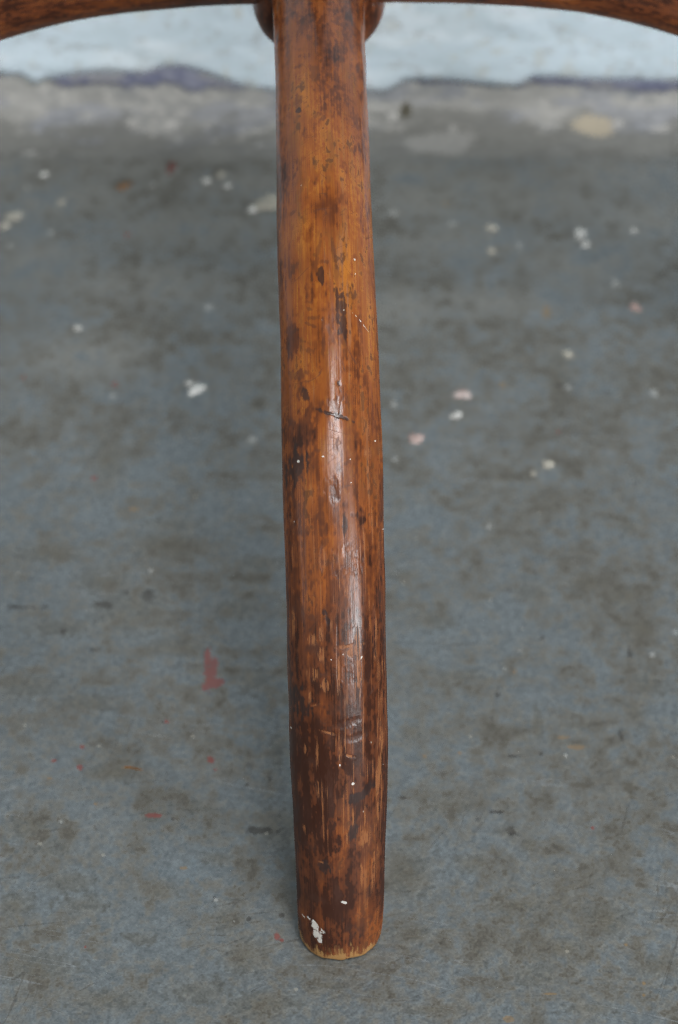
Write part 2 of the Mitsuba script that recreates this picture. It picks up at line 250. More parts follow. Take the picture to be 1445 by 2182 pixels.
# ---------------------------------------------------------------- old varnished wood
MARKS = {
    'd': [(-0.00259, 0.11745, 0.00213, 0.00395, 0.0), (-0.00389, 0.09712, 0.001, 0.00136, 0.0), (-0.00259, 0.10164, 0.00098, 0.00169, 0.0), (-0.00518, 0.09599, 0.00059, 0.00107, 0.0), (-0.01037, 0.131, 0.00214, 0.00282, 0.0), (-0.00259, 0.14003, 0.00187, 0.00169, 0.0), (0.0, 0.14116, 0.00117, 0.00113, 0.0), (0.01166, 0.15471, 0.00168, 0.00169, 0.0), (-0.01425, 0.18069, 0.00145, 0.00072, 0.0), (0.00648, 0.18408, 0.00122, 0.00072, -0.53556), (-0.00389, 0.19989, 0.00094, 0.00678, -0.23957), (-0.00518, 0.2044, 0.00096, 0.00226, 0.0), (-0.0013, 0.20327, 0.00155, 0.00072, 0.0), (0.00259, 0.19876, 0.00114, 0.00621, 0.17509), (0.00389, 0.20666, 0.00137, 0.00508, 0.0), (-0.01425, 0.20327, 0.00255, 0.00169, -0.65522), (0.00518, 0.23264, 0.00138, 0.00395, 0.08248), (-0.00778, 0.22021, 0.00167, 0.00072, 0.36286), (-0.00648, 0.2236, 0.00206, 0.0009, 0.0), (-0.00778, 0.22586, 0.00211, 0.00072, 0.46205), (-0.00259, 0.22699, 0.00053, 0.00282, 0.0), (-0.01037, 0.23151, 0.00204, 0.00113, 0.30277), (-0.00907, 0.2349, 0.00221, 0.00113, 0.2943), (-0.00259, 0.2349, 0.00073, 0.00395, 0.0), (-0.01555, 0.22699, 0.00161, 0.00072, -0.33883), (-0.01425, 0.2428, 0.00466, 0.00113, 0.0), (-0.01166, 0.24845, 0.0011, 0.0009, 0.0), (-0.01814, 0.24167, 0.00187, 0.00072, 0.0), (0.0013, 0.25522, 0.00431, 0.00282, 0.0), (0.00648, 0.25522, 0.00095, 0.00395, 0.16682), (-0.01944, 0.25974, 0.00398, 0.00113, -0.22672), (-0.01166, 0.27216, 0.0021, 0.00113, -0.41322), (0.00518, 0.27442, 0.00222, 0.00072, -0.38992), (0.00518, 0.28233, 0.00177, 0.00036, -0.09785), (-0.00518, 0.2699, 0.00154, 0.00072, 0.0), (-0.01814, 0.28571, 0.00115, 0.00452, 0.34052), (0.0013, 0.28346, 0.00341, 0.00282, 0.0), (-0.00518, 0.29136, 0.00132, 0.00621, 0.0), (-0.01037, 0.29701, 0.00127, 0.00113, 0.0), (-0.00389, 0.30152, 0.00175, 0.00113, -0.65784), (-0.01037, 0.3275, 0.00154, 0.0009, 0.0), (0.01944, 0.32185, 0.00207, 0.00226, 0.0), (-0.01555, 0.32524, 0.0025, 0.00282, 0.0), (-0.00907, 0.33766, 0.00262, 0.00282, 0.0), (-0.00518, 0.34783, 0.002, 0.00113, 0.0), (0.0, 0.36025, 0.0039, 0.00226, 0.0), (-0.00259, 0.3083, 0.00475, 0.0009, -0.10029), (0.00259, 0.36589, 0.00653, 0.00113, -0.19877), (-0.00389, 0.37154, 0.00133, 0.00339, 0.0), (0.00648, 0.37154, 0.00511, 0.00169, -0.09985), (-0.01166, 0.38171, 0.00235, 0.00169, 0.0), (-0.00389, 0.39526, 0.00137, 0.0096, 0.10084), (0.00259, 0.40655, 0.00139, 0.00282, 0.0), (-0.00389, 0.40655, 0.00142, 0.00339, 0.0), (-0.01296, 0.41784, 0.00297, 0.00226, 0.0), (-0.01166, 0.44156, 0.00421, 0.00169, 0.0), (-0.0013, 0.43704, 0.00147, 0.00395, 0.0), (0.01296, 0.44043, 0.00195, 0.00282, 0.0), (0.00907, 0.45624, 0.0059, 0.00452, 0.0)],
    'k': [(-0.01037, 0.13552, 0.00088, 0.00107, 0.0), (-0.00259, 0.20779, 0.00092, 0.00226, 0.0), (0.00518, 0.21909, 0.00206, 0.00621, 0.04331), (0.00518, 0.22586, 0.00183, 0.00508, 0.08194), (-0.01037, 0.25071, 0.00127, 0.00169, 0.0), (0.00259, 0.25861, 0.00647, 0.00072, 0.31107), (0.00259, 0.24732, 0.00072, 0.0009, 0.0), (-0.01555, 0.27555, 0.00508, 0.00508, -0.34456), (0.00389, 0.29475, 0.00092, 0.00395, 0.0), (-0.00389, 0.3275, 0.00091, 0.00169, 0.24707), (-0.01944, 0.35912, 0.00646, 0.00508, 0.0), (0.00907, 0.39413, 0.00501, 0.00226, -0.28802), (0.00518, 0.40994, 0.00244, 0.00339, 0.0), (-0.00778, 0.42575, 0.00446, 0.00282, 0.10319)],
    'b': [(-0.01685, 0.22925, 0.00413, 0.00508, 0.0), (-0.01037, 0.26313, 0.00392, 0.00678, 0.0), (0.01037, 0.29362, 0.00178, 0.00226, 0.0), (-0.01555, 0.40542, 0.0042, 0.01073, 0.0), (-0.00518, 0.39074, 0.00796, 0.01186, 0.0), (-0.01685, 0.37832, 0.00605, 0.00734, 0.0), (-0.00778, 0.41558, 0.00613, 0.00452, 0.0), (0.0013, 0.37945, 0.00457, 0.00169, 0.0)],
    'a': [(-0.00907, 0.19198, 0.00851, 0.00903, 0.0), (-0.01037, 0.15697, 0.00457, 0.01299, 0.0), (-0.00907, 0.11745, 0.00503, 0.01863, 0.0), (-0.00907, 0.21683, 0.00879, 0.01242, 0.0), (-0.01037, 0.24393, 0.00873, 0.00847, 0.0), (-0.01296, 0.25296, 0.00473, 0.00734, 0.0), (0.00778, 0.20553, 0.00534, 0.01073, 0.0), (-0.00389, 0.2699, 0.00261, 0.0096, 0.0), (-0.01037, 0.28346, 0.00471, 0.00678, 0.0), (-0.00259, 0.3004, 0.00377, 0.00678, 0.0), (-0.01037, 0.30717, 0.00175, 0.01299, 0.0), (-0.00518, 0.31733, 0.00231, 0.01016, 0.0), (-0.01037, 0.31846, 0.00658, 0.00791, 0.0), (-0.00778, 0.36025, 0.0051, 0.00452, 0.0), (-0.01814, 0.42801, 0.00853, 0.01355, 0.11645), (-0.00778, 0.43478, 0.00503, 0.00339, 0.0), (0.01296, 0.42801, 0.00324, 0.00903, 0.0), (0.01944, 0.22586, 0.00368, 0.01637, 0.0), (-0.00518, 0.17278, 0.00689, 0.00565, 0.0), (-0.01166, 0.33992, 0.00232, 0.00508, 0.0), (-0.02203, 0.45172, 0.01731, 0.00621, 0.0), (0.00648, 0.44833, 0.00702, 0.00452, 0.0)],
    's': [(0.00389, 0.33766, 0.00521, 0.00075, -0.05857), (-0.01037, 0.34783, 0.0028, 0.00226, 0.0), (-0.00648, 0.34105, 0.00119, 0.00339, 0.0), (-0.00518, 0.35121, 0.00175, 0.00226, 0.0), (0.01555, 0.33427, 0.0015, 0.00847, 0.0), (0.00778, 0.34557, 0.00144, 0.01186, 0.0), (0.0, 0.34444, 0.00075, 0.01016, 0.0), (0.00518, 0.33992, 0.00274, 0.00169, 0.0), (-0.00648, 0.33314, 0.001, 0.00339, 0.0), (-0.01037, 0.3354, 0.00258, 0.00169, 0.0), (0.01425, 0.27103, 0.00205, 0.00226, 0.0), (0.01555, 0.262, 0.0011, 0.00339, 0.0), (0.02073, 0.34783, 0.00177, 0.00226, -0.08526), (0.01944, 0.37606, 0.0022, 0.00452, 0.0), (0.01814, 0.38961, 0.00135, 0.01129, 0.0), (0.01685, 0.39074, 0.00089, 0.01016, 0.0), (0.01814, 0.40316, 0.00178, 0.00621, 0.0), (0.00518, 0.40316, 0.00062, 0.00395, 0.0), (0.01037, 0.40429, 0.00046, 0.00565, 0.0), (0.0, 0.37606, 0.00075, 0.00452, 0.0), (-0.00907, 0.37719, 0.00064, 0.00508, 0.0), (-0.01425, 0.37719, 0.00104, 0.00169, 0.0), (-0.00907, 0.39187, 0.00087, 0.00282, 0.0), (0.00259, 0.4122, 0.00041, 0.00508, 0.0), (0.01037, 0.41333, 0.0034, 0.00452, 0.0), (-0.01685, 0.41107, 0.00102, 0.00226, 0.1333), (-0.00778, 0.42349, 0.00269, 0.00038, 0.0), (-0.00389, 0.36928, 0.00307, 0.00056, 0.19622), (-0.01166, 0.35573, 0.00067, 0.00339, 0.0), (0.01814, 0.29588, 0.00134, 0.00094, 0.0), (-0.01944, 0.29362, 0.00106, 0.00094, 0.0), (-0.00518, 0.30717, 0.00153, 0.00339, 0.0), (0.01555, 0.42914, 0.00128, 0.01129, 0.0), (0.00907, 0.42914, 0.00072, 0.00678, 0.0), (-0.00907, 0.35912, 0.00188, 0.00038, -0.36123), (0.00389, 0.37832, 0.00194, 0.00075, 0.29165), (0.01944, 0.36025, 0.00075, 0.00395, 0.0)],
    'w': [(0.01425, 0.22473, 0.00425, 0.00024, 0.63801), (0.01166, 0.20102, 0.00048, 0.00038, 0.0), (0.01166, 0.20666, 0.00036, 0.00028, 0.0), (-0.00259, 0.22473, 0.00029, 0.00028, 0.0), (-0.01425, 0.27329, 0.00062, 0.00047, 0.0), (-0.00389, 0.27216, 0.00056, 0.00028, 0.0), (0.00648, 0.27329, 0.00029, 0.00028, 0.0), (0.00648, 0.2812, 0.00039, 0.00023, 0.0), (0.00518, 0.38961, 0.00072, 0.00068, 0.0), (0.0013, 0.44156, 0.0015, 0.00071, 0.26272), (0.0, 0.38171, 0.00034, 0.00056, 0.0), (0.00907, 0.34218, 0.00053, 0.00047, -0.53038), (-0.00259, 0.34218, 0.0003, 0.0003, 0.0), (-0.02333, 0.37154, 0.00092, 0.00038, 0.0), (0.02462, 0.29814, 0.00101, 0.00038, 0.0), (0.01944, 0.26652, 0.00073, 0.00038, 0.0), (-0.01555, 0.45285, 0.00132, 0.00099, 0.0), (-0.01296, 0.45398, 0.0023, 0.00113, 0.49129), (-0.01166, 0.45624, 0.00323, 0.00169, 0.23603), (-0.01166, 0.45963, 0.00243, 0.00226, 0.0), (-0.01037, 0.46189, 0.00134, 0.00169, 0.0), (-0.01944, 0.45398, 0.00124, 0.00042, 0.34285)]}


def wood_noise(u, v):
    g1 = noise(u * 2600, v * 75, 1)
    g2 = noise(u * 950, v * 30, 5)
    g3 = fbm(u * 330, v * 18, 9, 3)
    b1 = fbm(u * 70 + 3, v * 38 + 1, 2, 3)
    b2 = fbm(u * 260, v * 130, 4, 3)
    b3 = fbm(u * 900, v * 520, 6, 2)
    return g1, g2, g3, b1, b2, b3


def scratch(u, v, a, f, off):
    """Thin, broken, slightly wavering scratches running at the angle a."""
    ca, sa = math.cos(a), math.sin(a)
    q = noise((u * ca + v * sa) * f * 0.45 + off, (v * ca - u * sa) * f * 3.2, off)
    return smoothstep(0.014, 0.003, dr.abs(q - 0.5)) * smoothstep(0.66, 0.78, noise(u * f * 1.3 + off, v * f * 1.1, off + 4))


def wood_masks(u, v, marked):
    g1, g2, g3, b1, b2, b3 = wood_noise(u, v)
    fray = (b2 - 0.5) * 1.6 + (b3 - 0.5) * 1.5 + (g2 - 0.5) * 0.8
    streak = (g1 - 0.5) * 1.0 + (g2 - 0.5) * 1.1 + (b3 - 0.5) * 0.5
    m = {}
    if marked:
        m = {k: spots(u, v, {"s": streak * 1.3 + fray * 0.3, "w": fray * 0.35}.get(k, fray), MARKS[k], {"s": 0.5, "w": 0.3, "a": 1.0, "b": 1.0, "d": 0.8, "k": 0.6}[k]) for k in MARKS}
    # varnish rubbed through to bare wood, in flecks along the grain
    rub = smoothstep(0.64, 0.72, 0.36 * g1 + 0.34 * g2 + 0.30 * b2) * smoothstep(0.42, 0.60, b1)
    scr = dr.maximum(scratch(u, v, 0.18, 120, 2.0), dr.maximum(scratch(u, v, -0.42, 105, 7.0), scratch(u, v, 1.25, 95, 13.0)))
    return (g1, g2, g3, b1, b2, b3), m, rub, scr


ZONES = [(0.0, 0.30), (0.07, 0.33), (0.12, 0.40), (0.155, 0.44), (0.19, 0.56), (0.24, 0.48), (0.29, 0.34), (0.33, 0.17), (0.375, -0.06), (0.42, -0.06), (0.445, 0.12), (0.49, 0.24)]


def wood_color(marked):
    def fn(p, n, uv):
        u, v = uv.x, uv.y
        (g1, g2, g3, b1, b2, b3), m, rub, scr = wood_masks(u, v, marked)
        if marked:
            # the finish of this leg: golden and thin where it is handled, dark old varnish lower down
            vv = v + (b1 - 0.5) * 0.10 + (b2 - 0.5) * 0.03
            zone = mi.Float(ZONES[0][1])
            for (a, za), (b, zb) in zip(ZONES, ZONES[1:]):
                zone = zone + (zb - za) * dr.clip((vv - a) / (b - a), 0, 1)
        else:
            zone = mi.Float(0.20)
        t = zone + 0.55 * (b1 - 0.5) + 0.70 * (b2 - 0.5) + 0.40 * (g3 - 0.5) + 0.20 * (g2 - 0.5) + 0.30 * (g1 - 0.5) + 0.55 * (b3 - 0.5)
        if marked:
            t = t + 0.22 * m["a"] - 0.24 * m["b"]
        c = mix((0.036, 0.0098, 0.0040), (0.112, 0.0300, 0.0085), smoothstep(-0.12, 0.26, t))
        c = mix(c, (0.228, 0.0625, 0.0115), smoothstep(0.20, 0.55, t))
        c = mix(c, (0.365, 0.1260, 0.0190), smoothstep(0.50, 0.95, t))
        # dark pores, short grain lines, brown clouds in the old finish
        c = mix(c, (0.055, 0.019, 0.009), 0.50 * smoothstep(0.64, 0.86, g1 * 0.55 + g2 * 0.45))
        c = mix(c, (0.085, 0.027, 0.010), 0.45 * smoothstep(0.52, 0.66, g3 * 0.35 + b2 * 0.45 + b3 * 0.2))
        pale = (0.290, 0.110, 0.038)
        c = mix(c, pale, 0.50 * rub)
        c = mix(c, (0.036, 0.015, 0.010), 0.55 * smoothstep(0.60, 0.72, b2 * 0.5 + b3 * 0.5) * smoothstep(0.44, 0.56, b1))
        c = mix(c, (0.040, 0.020, 0.014), 0.35 * scr)
        if marked:
            c = mix(c, (0.055, 0.022, 0.014), 0.45 * m["d"])
            c = mix(c, (0.026, 0.014, 0.012), 0.82 * m["k"])
            c = mix(c, pale, 0.72 * m["s"] * smoothstep(0.30, 0.55, 0.5 * g1 + 0.5 * g2 + 0.25 * (b3 - 0.5)))
            rim = smoothstep(0.0050, 0.0, END - v - 0.0022 + (g1 - 0.5) * 0.0045 + (b2 - 0.5) * 0.009 + (b3 - 0.5) * 0.006 - 0.0008)
            c = mix(c, (0.37, 0.205, 0.075), 0.8 * rim)
            c = mix(c, (0.62, 0.60, 0.56), 0.80 * m["w"] * smoothstep(0.30, 0.42, b3))
        cell = cell_rand(dr.floor(u * 260), dr.floor(v * 260), 3)
        du, dv = u * 260 - dr.floor(u * 260) - 0.5, v * 260 - dr.floor(v * 260) - 0.5
        c = mix(c, (0.55, 0.5, 0.44), smoothstep(0.10, 0.06, dr.sqrt(du * du + dv * dv)) * dr.select(cell > 0.992, 0.5, 0.0))
        return c
    return fn


def wood_rough(marked):
    def fn(p, n, uv):
        u, v = uv.x, uv.y
        (g1, g2, g3, b1, b2, b3), m, rub, scr = wood_masks(u, v, False)
        r = 0.30 + 0.14 * (b2 - 0.5) + 0.10 * (g2 - 0.5) + 0.25 * rub + 0.2 * scr
        if marked:
            r = r + 0.28 * spots(u, v, (g2 - 0.5) * 0.8, MARKS["s"]) + 0.25 * smoothstep(0.36, 0.42, v + (b2 - 0.5) * 0.08)
        return dr.clip(r, 0.16, 0.9)
    return fn


def wood_height(marked):
    def fn(p, n, uv):
        u, v = uv.x, uv.y
        (g1, g2, g3, b1, b2, b3), m, rub, scr = wood_masks(u, v, False)
        h = 0.000024 * g1 + 0.000036 * g2 + 0.000035 * b3 + 0.00009 * b2 - 0.00004 * rub - 0.00002 * scr
        if marked:
            w = (b2 - 0.5) * 1.5 + (b3 - 0.5) * 0.8
            h = h - 0.00015 * spots(u, v, w, DENTS, 1.3) - 0.00008 * spots(u, v, (g2 - 0.5) * 0.9, MARKS["s"], 0.5)
        return h
    return fn


DENTS = [(0.0013, 0.25522, 0.003, 0.0026, 0), (0.00259, 0.25861, 0.0055, 0.0006, 0.3), (0.00259, 0.24732, 0.0008, 0.001, 0), (0.00259, 0.36589, 0.005, 0.0012, -0.2), (0.00648, 0.37154, 0.004, 0.0012, -0.1), (-0.00389, 0.3275, 0.0008, 0.002, 0), (0.00389, 0.3083, 0.005, 0.004, 0), (-0.00259, 0.28346, 0.004, 0.003, 0), (0.00259, 0.34783, 0.003, 0.004, 0), (0.0013, 0.11632, 0.004, 0.004, 0)]
END = float(leg_frame(True)[4][-1])
for name, marked in (("m_wood_marked", True), ("m_wood", False)):
    scene[name] = stuff(wood_color(marked), wood_rough(marked), 0.38, wood_height(marked), 1.5e-4, clearcoat=0.15, clearcoat_gloss=0.9)

# ---------------------------------------------------------------- the shed round the scene
X0, X1, Y0, YW, TOP = -2.2, 2.5, -3.4, 1.392, 2.70


def uneven(a, b, fine0, fine1, fine, coarse):
    return np.unique(np.round(np.r_[np.arange(a, fine0, coarse), np.arange(fine0, fine1, fine), np.arange(fine1, b, coarse), b], 5))


xs = uneven(X0, X1, -0.42, 0.42, 0.004, 0.06)
COVE = 0.036
# floor: slightly uneven sheet, up to the foot of the cove
ys = uneven(Y0, YW - COVE, 0.60, YW - COVE, 0.008, 0.06)
G = np.stack(np.meshgrid(xs, ys, indexing="ij"), -1)
P = np.concatenate([G, np.zeros(G.shape[:2] + (1,))], -1)
P[..., 2] = (meshkit.fbm(P * [9, 9, 1], 3, 4) - 0.5) * 0.0012 * np.clip((YW - COVE - P[..., 1]) / 0.03, 0, 1)
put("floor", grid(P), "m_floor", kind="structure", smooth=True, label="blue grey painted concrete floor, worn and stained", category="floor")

# foot of the wall: bare cement with a coved bottom
th = np.linspace(0, np.pi / 2, 14)
prof = np.vstack([np.c_[YW - COVE + COVE * np.sin(th), 0.020 * (1 - np.cos(th))], np.c_[np.full(22, YW), np.linspace(0.0215, 0.085, 22)]])
P = np.stack([np.broadcast_to(xs[:, None], (len(xs), len(prof))), np.broadcast_to(prof[:, 0], (len(xs), len(prof))), np.broadcast_to(prof[:, 1], (len(xs), len(prof)))], -1).copy()
lump = (meshkit.fbm(P * [38, 20, 60], 4, 11) - 0.5) * 0.006 + (meshkit.noise(P * [14, 10, 30], 5) - 0.5) * 0.005
fade = np.clip(prof[:, 1] / 0.004, 0, 1) * np.clip((0.085 - prof[:, 1]) / 0.02, 0, 1)
P[..., 1] -= np.abs(lump) * fade * 0.5
P[..., 2] += lump * fade * 0.4
put("back_wall__cement_base", grid(P), "m_cement", "bare grey cement foot of the wall, coved into the floor", smooth=True)
put("back_wall__masonry", box(X0, X1, YW + 0.004, YW + 0.22, -0.03, TOP), "m_lime")
note("back_wall", "pale blue painted wall with peeling lower edge behind the wooden legs", "wall")

EDGE = [(-0.2552, 0.0355), (-0.1996, 0.0386), (-0.1886, 0.0379), (-0.178, 0.0318), (-0.1722, 0.0355), (-0.1498, 0.0392), (-0.136, 0.0395), (-0.125, 0.0389), (-0.1139, 0.0404), (-0.1027, 0.0435), (-0.0917, 0.0435), (-0.0835, 0.0416), (-0.0698, 0.0355), (-0.0561, 0.0299), (-0.0387, 0.0281), (-0.0118, 0.0275), (0.016, 0.0278), (0.0284, 0.0275), (0.0326, 0.0299), (0.0375, 0.0343), (0.0491, 0.0352), (0.0657, 0.0343), (0.0768, 0.033), (0.0907, 0.0312), (0.1032, 0.0306), (0.1087, 0.033), (0.1154, 0.0367), (0.1265, 0.0364), (0.1432, 0.0352), (0.1598, 0.0349), (0.2, 0.0336), (0.2704, 0.0355)]


def edge(x, jag=1.0):
    e = np.interp(x, [a for a, _ in EDGE], [b for _, b in EDGE])
    q = np.stack([x * 160, np.zeros_like(x), np.zeros_like(x)], -1)
    return e + (meshkit.fbm(q, 3, 21) - 0.5) * 0.0018 * jag


def coat(e, top, proud, seed):
    """A layer of paint: a sheet proud of the wall whose ragged lower lip turns back to it."""
    xx = uneven(X0, X1, -0.42, 0.42, 0.0015, 0.05)
    ez = e(xx)
    t = np.r_[0, np.linspace(0.0, 0.12, 26) ** 1.0, np.linspace(0.15, top, 30)]
    P = np.zeros((len(xx), len(t), 3))
    P[..., 0] = xx[:, None]
    P[..., 2] = ez[:, None] + (t[None, :] - 0) * (top - ez[:, None]) / top
    P[..., 1] = YW - proud
    lump = (meshkit.fbm(P * [30, 1, 70], 3, seed) - 0.5) * 0.0030
    P[..., 1] -= lump * np.clip(t * 60, 0, 1) + 0.0006
    P[:, 1, 1] += 0.0005
    P[:, 0, 1] = YW + 0.002
    P[:, 0, 2] += 0.0004
    return grid(P)


put("back_wall__pale_paint", coat(lambda x: edge(x), 2.60, 0.0042, 31), "m_pale", "pale blue white top coat of paint with ragged lower edge", smooth=True)
BAND = [(-0.26, 0.005), (-0.2, 0.0045), (-0.185, 0.001), (-0.175, 0.0), (-0.165, 0.008), (-0.14, 0.012), (-0.11, 0.012), (-0.09, 0.015), (-0.07, 0.01), (-0.055, 0.003), (-0.045, -0.001), (0.03, -0.001), (0.036, 0.003), (0.05, 0.0045), (0.08, 0.004), (0.1, 0.003), (0.113, 0.006), (0.14, 0.0075), (0.2, 0.009), (0.3, 0.006)]
put("back_wall__old_paint", coat(lambda x: edge(x) - np.interp(x, [a for a, _ in BAND], [b for _, b in BAND]) * (0.6 + 0.8 * meshkit.fbm(np.stack([x * 120, 0 * x, 0 * x], -1), 3, 44)) + 0.0012, 0.30, 0.0022, 32), "m_old_blue", "darker violet blue older paint showing below the top coat", smooth=True)

put("left_wall", box(X0 - 0.2, X0, Y0, YW + 0.22, -0.03, TOP), "m_lime", kind="structure")
put("right_wall", box(X1, X1 + 0.2, Y0, YW + 0.22, -0.03, TOP), "m_lime", kind="structure")
put("ceiling", box(X0 - 0.3, X1 + 0.3, Y0 - 0.25, YW + 0.3, TOP + 0.002, TOP + 0.14), "m_ceiling", kind="structure")
put("front_wall", box(X0 - 0.2, X1 + 0.2, Y0 - 0.2, Y0 - 0.002, -0.03, TOP), "m_lime", kind="structure")


def panel(a, b, c, d):
    return np.array([a, b, c, d], float), np.array([[0, 1, 2], [0, 2, 3]])


def lit(radiance):
    return {"emitter": {"type": "area", "radiance": {"type": "rgb", "value": list(radiance)}}}


scene["m_opal"] = {"type": "twosided", "bsdf": {"type": "diffuse", "reflectance": {"type": "rgb", "value": [0.6, 0.6, 0.6]}}}
(rx0, rx1), (ry0, ry1), rz = ROOFLIGHT["x"], ROOFLIGHT["y"], ROOFLIGHT["z"]
put("rooflight__pane", panel((rx0, ry0, rz), (rx0, ry1, rz), (rx1, ry1, rz), (rx1, ry0, rz)), "m_opal", **lit(ROOFLIGHT["radiance"]))
put("rooflight__frame", trimesh.util.concatenate([box(rx0 - 0.05, rx0 - 0.002, ry0 - 0.05, ry1 + 0.05, rz - 0.02, TOP), box(rx1 + 0.002, rx1 + 0.05, ry0 - 0.05, ry1 + 0.05, rz - 0.02, TOP), box(rx0 - 0.002, rx1 + 0.002, ry0 - 0.05, ry0 - 0.002, rz - 0.02, TOP), box(rx0 - 0.002, rx1 + 0.002, ry1 + 0.002, ry1 + 0.05, rz - 0.02, TOP)]), "m_lime")
note("rooflight", "daylit translucent rooflight in the ceiling over the floor", "rooflight")
(dy0, dy1), (dz0, dz1), dx = DOOR["y"], DOOR["z"], DOOR["x"]
put("glazed_door__pane", panel((dx, dy0, dz0), (dx, dy0, dz1), (dx, dy1, dz1), (dx, dy1, dz0)), "m_opal", **lit(DOOR["radiance"]))
put("glazed_door__frame", trimesh.util.concatenate([box(dx - 0.02, X1, dy0 - 0.08, dy0 - 0.002, 0.0, dz1 + 0.1), box(dx - 0.02, X1, dy1 + 0.002, dy1 + 0.08, 0.0, dz1 + 0.1), box(dx - 0.02, X1, dy0 - 0.002, dy1 + 0.002, dz1 + 0.002, dz1 + 0.1), box(dx - 0.02, X1, dy0 - 0.002, dy1 + 0.002, 0.0, dz0 - 0.002)]), "m_lime")
(wy0, wy1), (wz0, wz1), wx = WINDOW["y"], WINDOW["z"], WINDOW["x"]
put("side_window__pane", panel((wx, wy0, wz0), (wx, wy1, wz0), (wx, wy1, wz1), (wx, wy0, wz1)), "m_opal", **lit(WINDOW["radiance"]))
put("side_window__frame", trimesh.util.concatenate([box(X0, wx + 0.02, wy0 - 0.05, wy0 - 0.002, wz0 - 0.05, wz1 + 0.05), box(X0, wx + 0.02, wy1 + 0.002, wy1 + 0.05, wz0 - 0.05, wz1 + 0.05), box(X0, wx + 0.02, wy0 - 0.002, wy1 + 0.002, wz0 - 0.05, wz0 - 0.002), box(X0, wx + 0.02, wy0 - 0.002, wy1 + 0.002, wz1 + 0.002, wz1 + 0.05)]), "m_lime")
note("side_window", "daylit frosted window low in the left side wall", "window")
note("glazed_door", "daylit frosted glass door in the right side wall", "door")

# ---------------------------------------------------------------- the bentwood stand
FRONT = (0.0092, -0.310)


def leg_mesh(direction, front, seed, p=2.7, shift=0.0):
    P, uv = leg_points(direction, front, seed, p)
    n, m = P.shape[:2]
    # worn, slightly chamfered sole resting on the floor
    last = P[-1].copy()
    c = last.mean(0)
    rag = 0.0006 * meshkit.noise(np.c_[np.cos(uv[-1, :, 0]) * 4, np.sin(uv[-1, :, 0]) * 4, np.full(m, seed)], 2)[:, None]
    P[-1, :, 2] = 0.0
    rings = []
    for scale, height in ((1.0, 0.0060), (0.988, 0.0030), (0.962, 0.0013), (0.915, 0.0004), (0.02, 0.0006)):
        ring = c + (last - c) * scale
        ring[:, 2] = height + (rag[:, 0] * 1.6 if 0.5 < scale < 1 else 0)
        rings.append(ring)
    P = np.concatenate([P[:-1], np.array(rings)])
    keep = np.r_[np.where(P[:n - 1, :, 2].min(1) > 0.0070)[0], np.arange(n - 1, n + 4)]
    P = P[keep]
    uv = np.concatenate([uv, np.broadcast_to(uv[-1:] + [0, 0.001], (4,) + uv.shape[1:])])[keep]
    uv[-5:, :, 1] = uv[-6, :, 1] + np.array([0.001, 0.004, 0.006, 0.0075, 0.009])[:, None]
    UV = np.stack([uv[..., 0] * 0.0198, uv[..., 1] + shift], -1)
    v, f = grid(P)
    return (v, f), UV.reshape(-1, 2)


note("bentwood_stand", "old brown bentwood stand on arched rounded legs, seen along its front leg", "stand")
for i, (d, fr, p, lab) in enumerate([
        (FRONT, True, 2.7, "front leg, worn brown varnish with golden patches, dark stains and a white paint smear at its foot"),
        ((-0.310, -0.0092), False, 2.7, "left arched leg running out of the picture at the top left"),
        ((0.310, 0.0085), False, 3.0, "right arched leg running out of the picture at the top right")]):
    mesh, uv = leg_mesh(d, fr, i, p, 2.3 * i)
    put("bentwood_stand__leg" + (f"_{i:03d}" if i else ""), mesh, "m_wood_marked" if fr else "m_wood", lab, smooth=True, uv=uv)


def lathe(profile, n=72):
    """(r, z) profile turned round the post's axis, with uv along the turning."""
    profile = np.asarray(profile, float)
    a = np.linspace(0, 2 * np.pi, n + 1)
    P = np.stack([POST_X + profile[:, :1] * np.cos(a), POST_Y + profile[:, :1] * np.sin(a), np.broadcast_to(profile[:, 1:], (len(profile), n + 1))], -1)
    uv = np.stack([np.broadcast_to(a * 0.02 + 5, P.shape[:2]), np.broadcast_to(profile[:, 1:] + 7.7, P.shape[:2])], -1)
    return grid(P[::-1]), uv[::-1].reshape(-1, 2)


def curve(pts, n=60):
    from scipy.interpolate import PchipInterpolator
    pts = np.array(pts, float)
    t = np.r_[0, np.cumsum(np.hypot(*np.diff(pts, axis=0).T))]
    return PchipInterpolator(t, pts)(np.linspace(0, t[-1], n))


z = ARM_Z
mesh, uv = lathe(curve([(0.0002, z - 0.0455), (0.006, z - 0.0450), (0.013, z - 0.0425), (0.0205, z - 0.037), (0.0262, z - 0.030), (0.0287, z - 0.021), (0.0285, z - 0.013), (0.0266, z - 0.008), (0.020, z - 0.006)]))
put("bentwood_stand__boss", mesh, "m_wood", "dark turned wooden boss under the crossing of the legs", smooth=True, uv=uv)
mesh, uv = lathe(curve([(0.022, z - 0.010), (0.030, z - 0.004), (0.034, z + 0.012), (0.030, z + 0.030), (0.024, z + 0.040), (0.0235, z + 0.055), (0.022, z + 0.110), (0.023, z + 0.118), (0.029, z + 0.130), (0.029, z + 0.142), (0.018, z + 0.156), (0.0002, z + 0.160)], 160))
put("bentwood_stand__post", mesh, "m_wood", smooth=True, uv=uv)

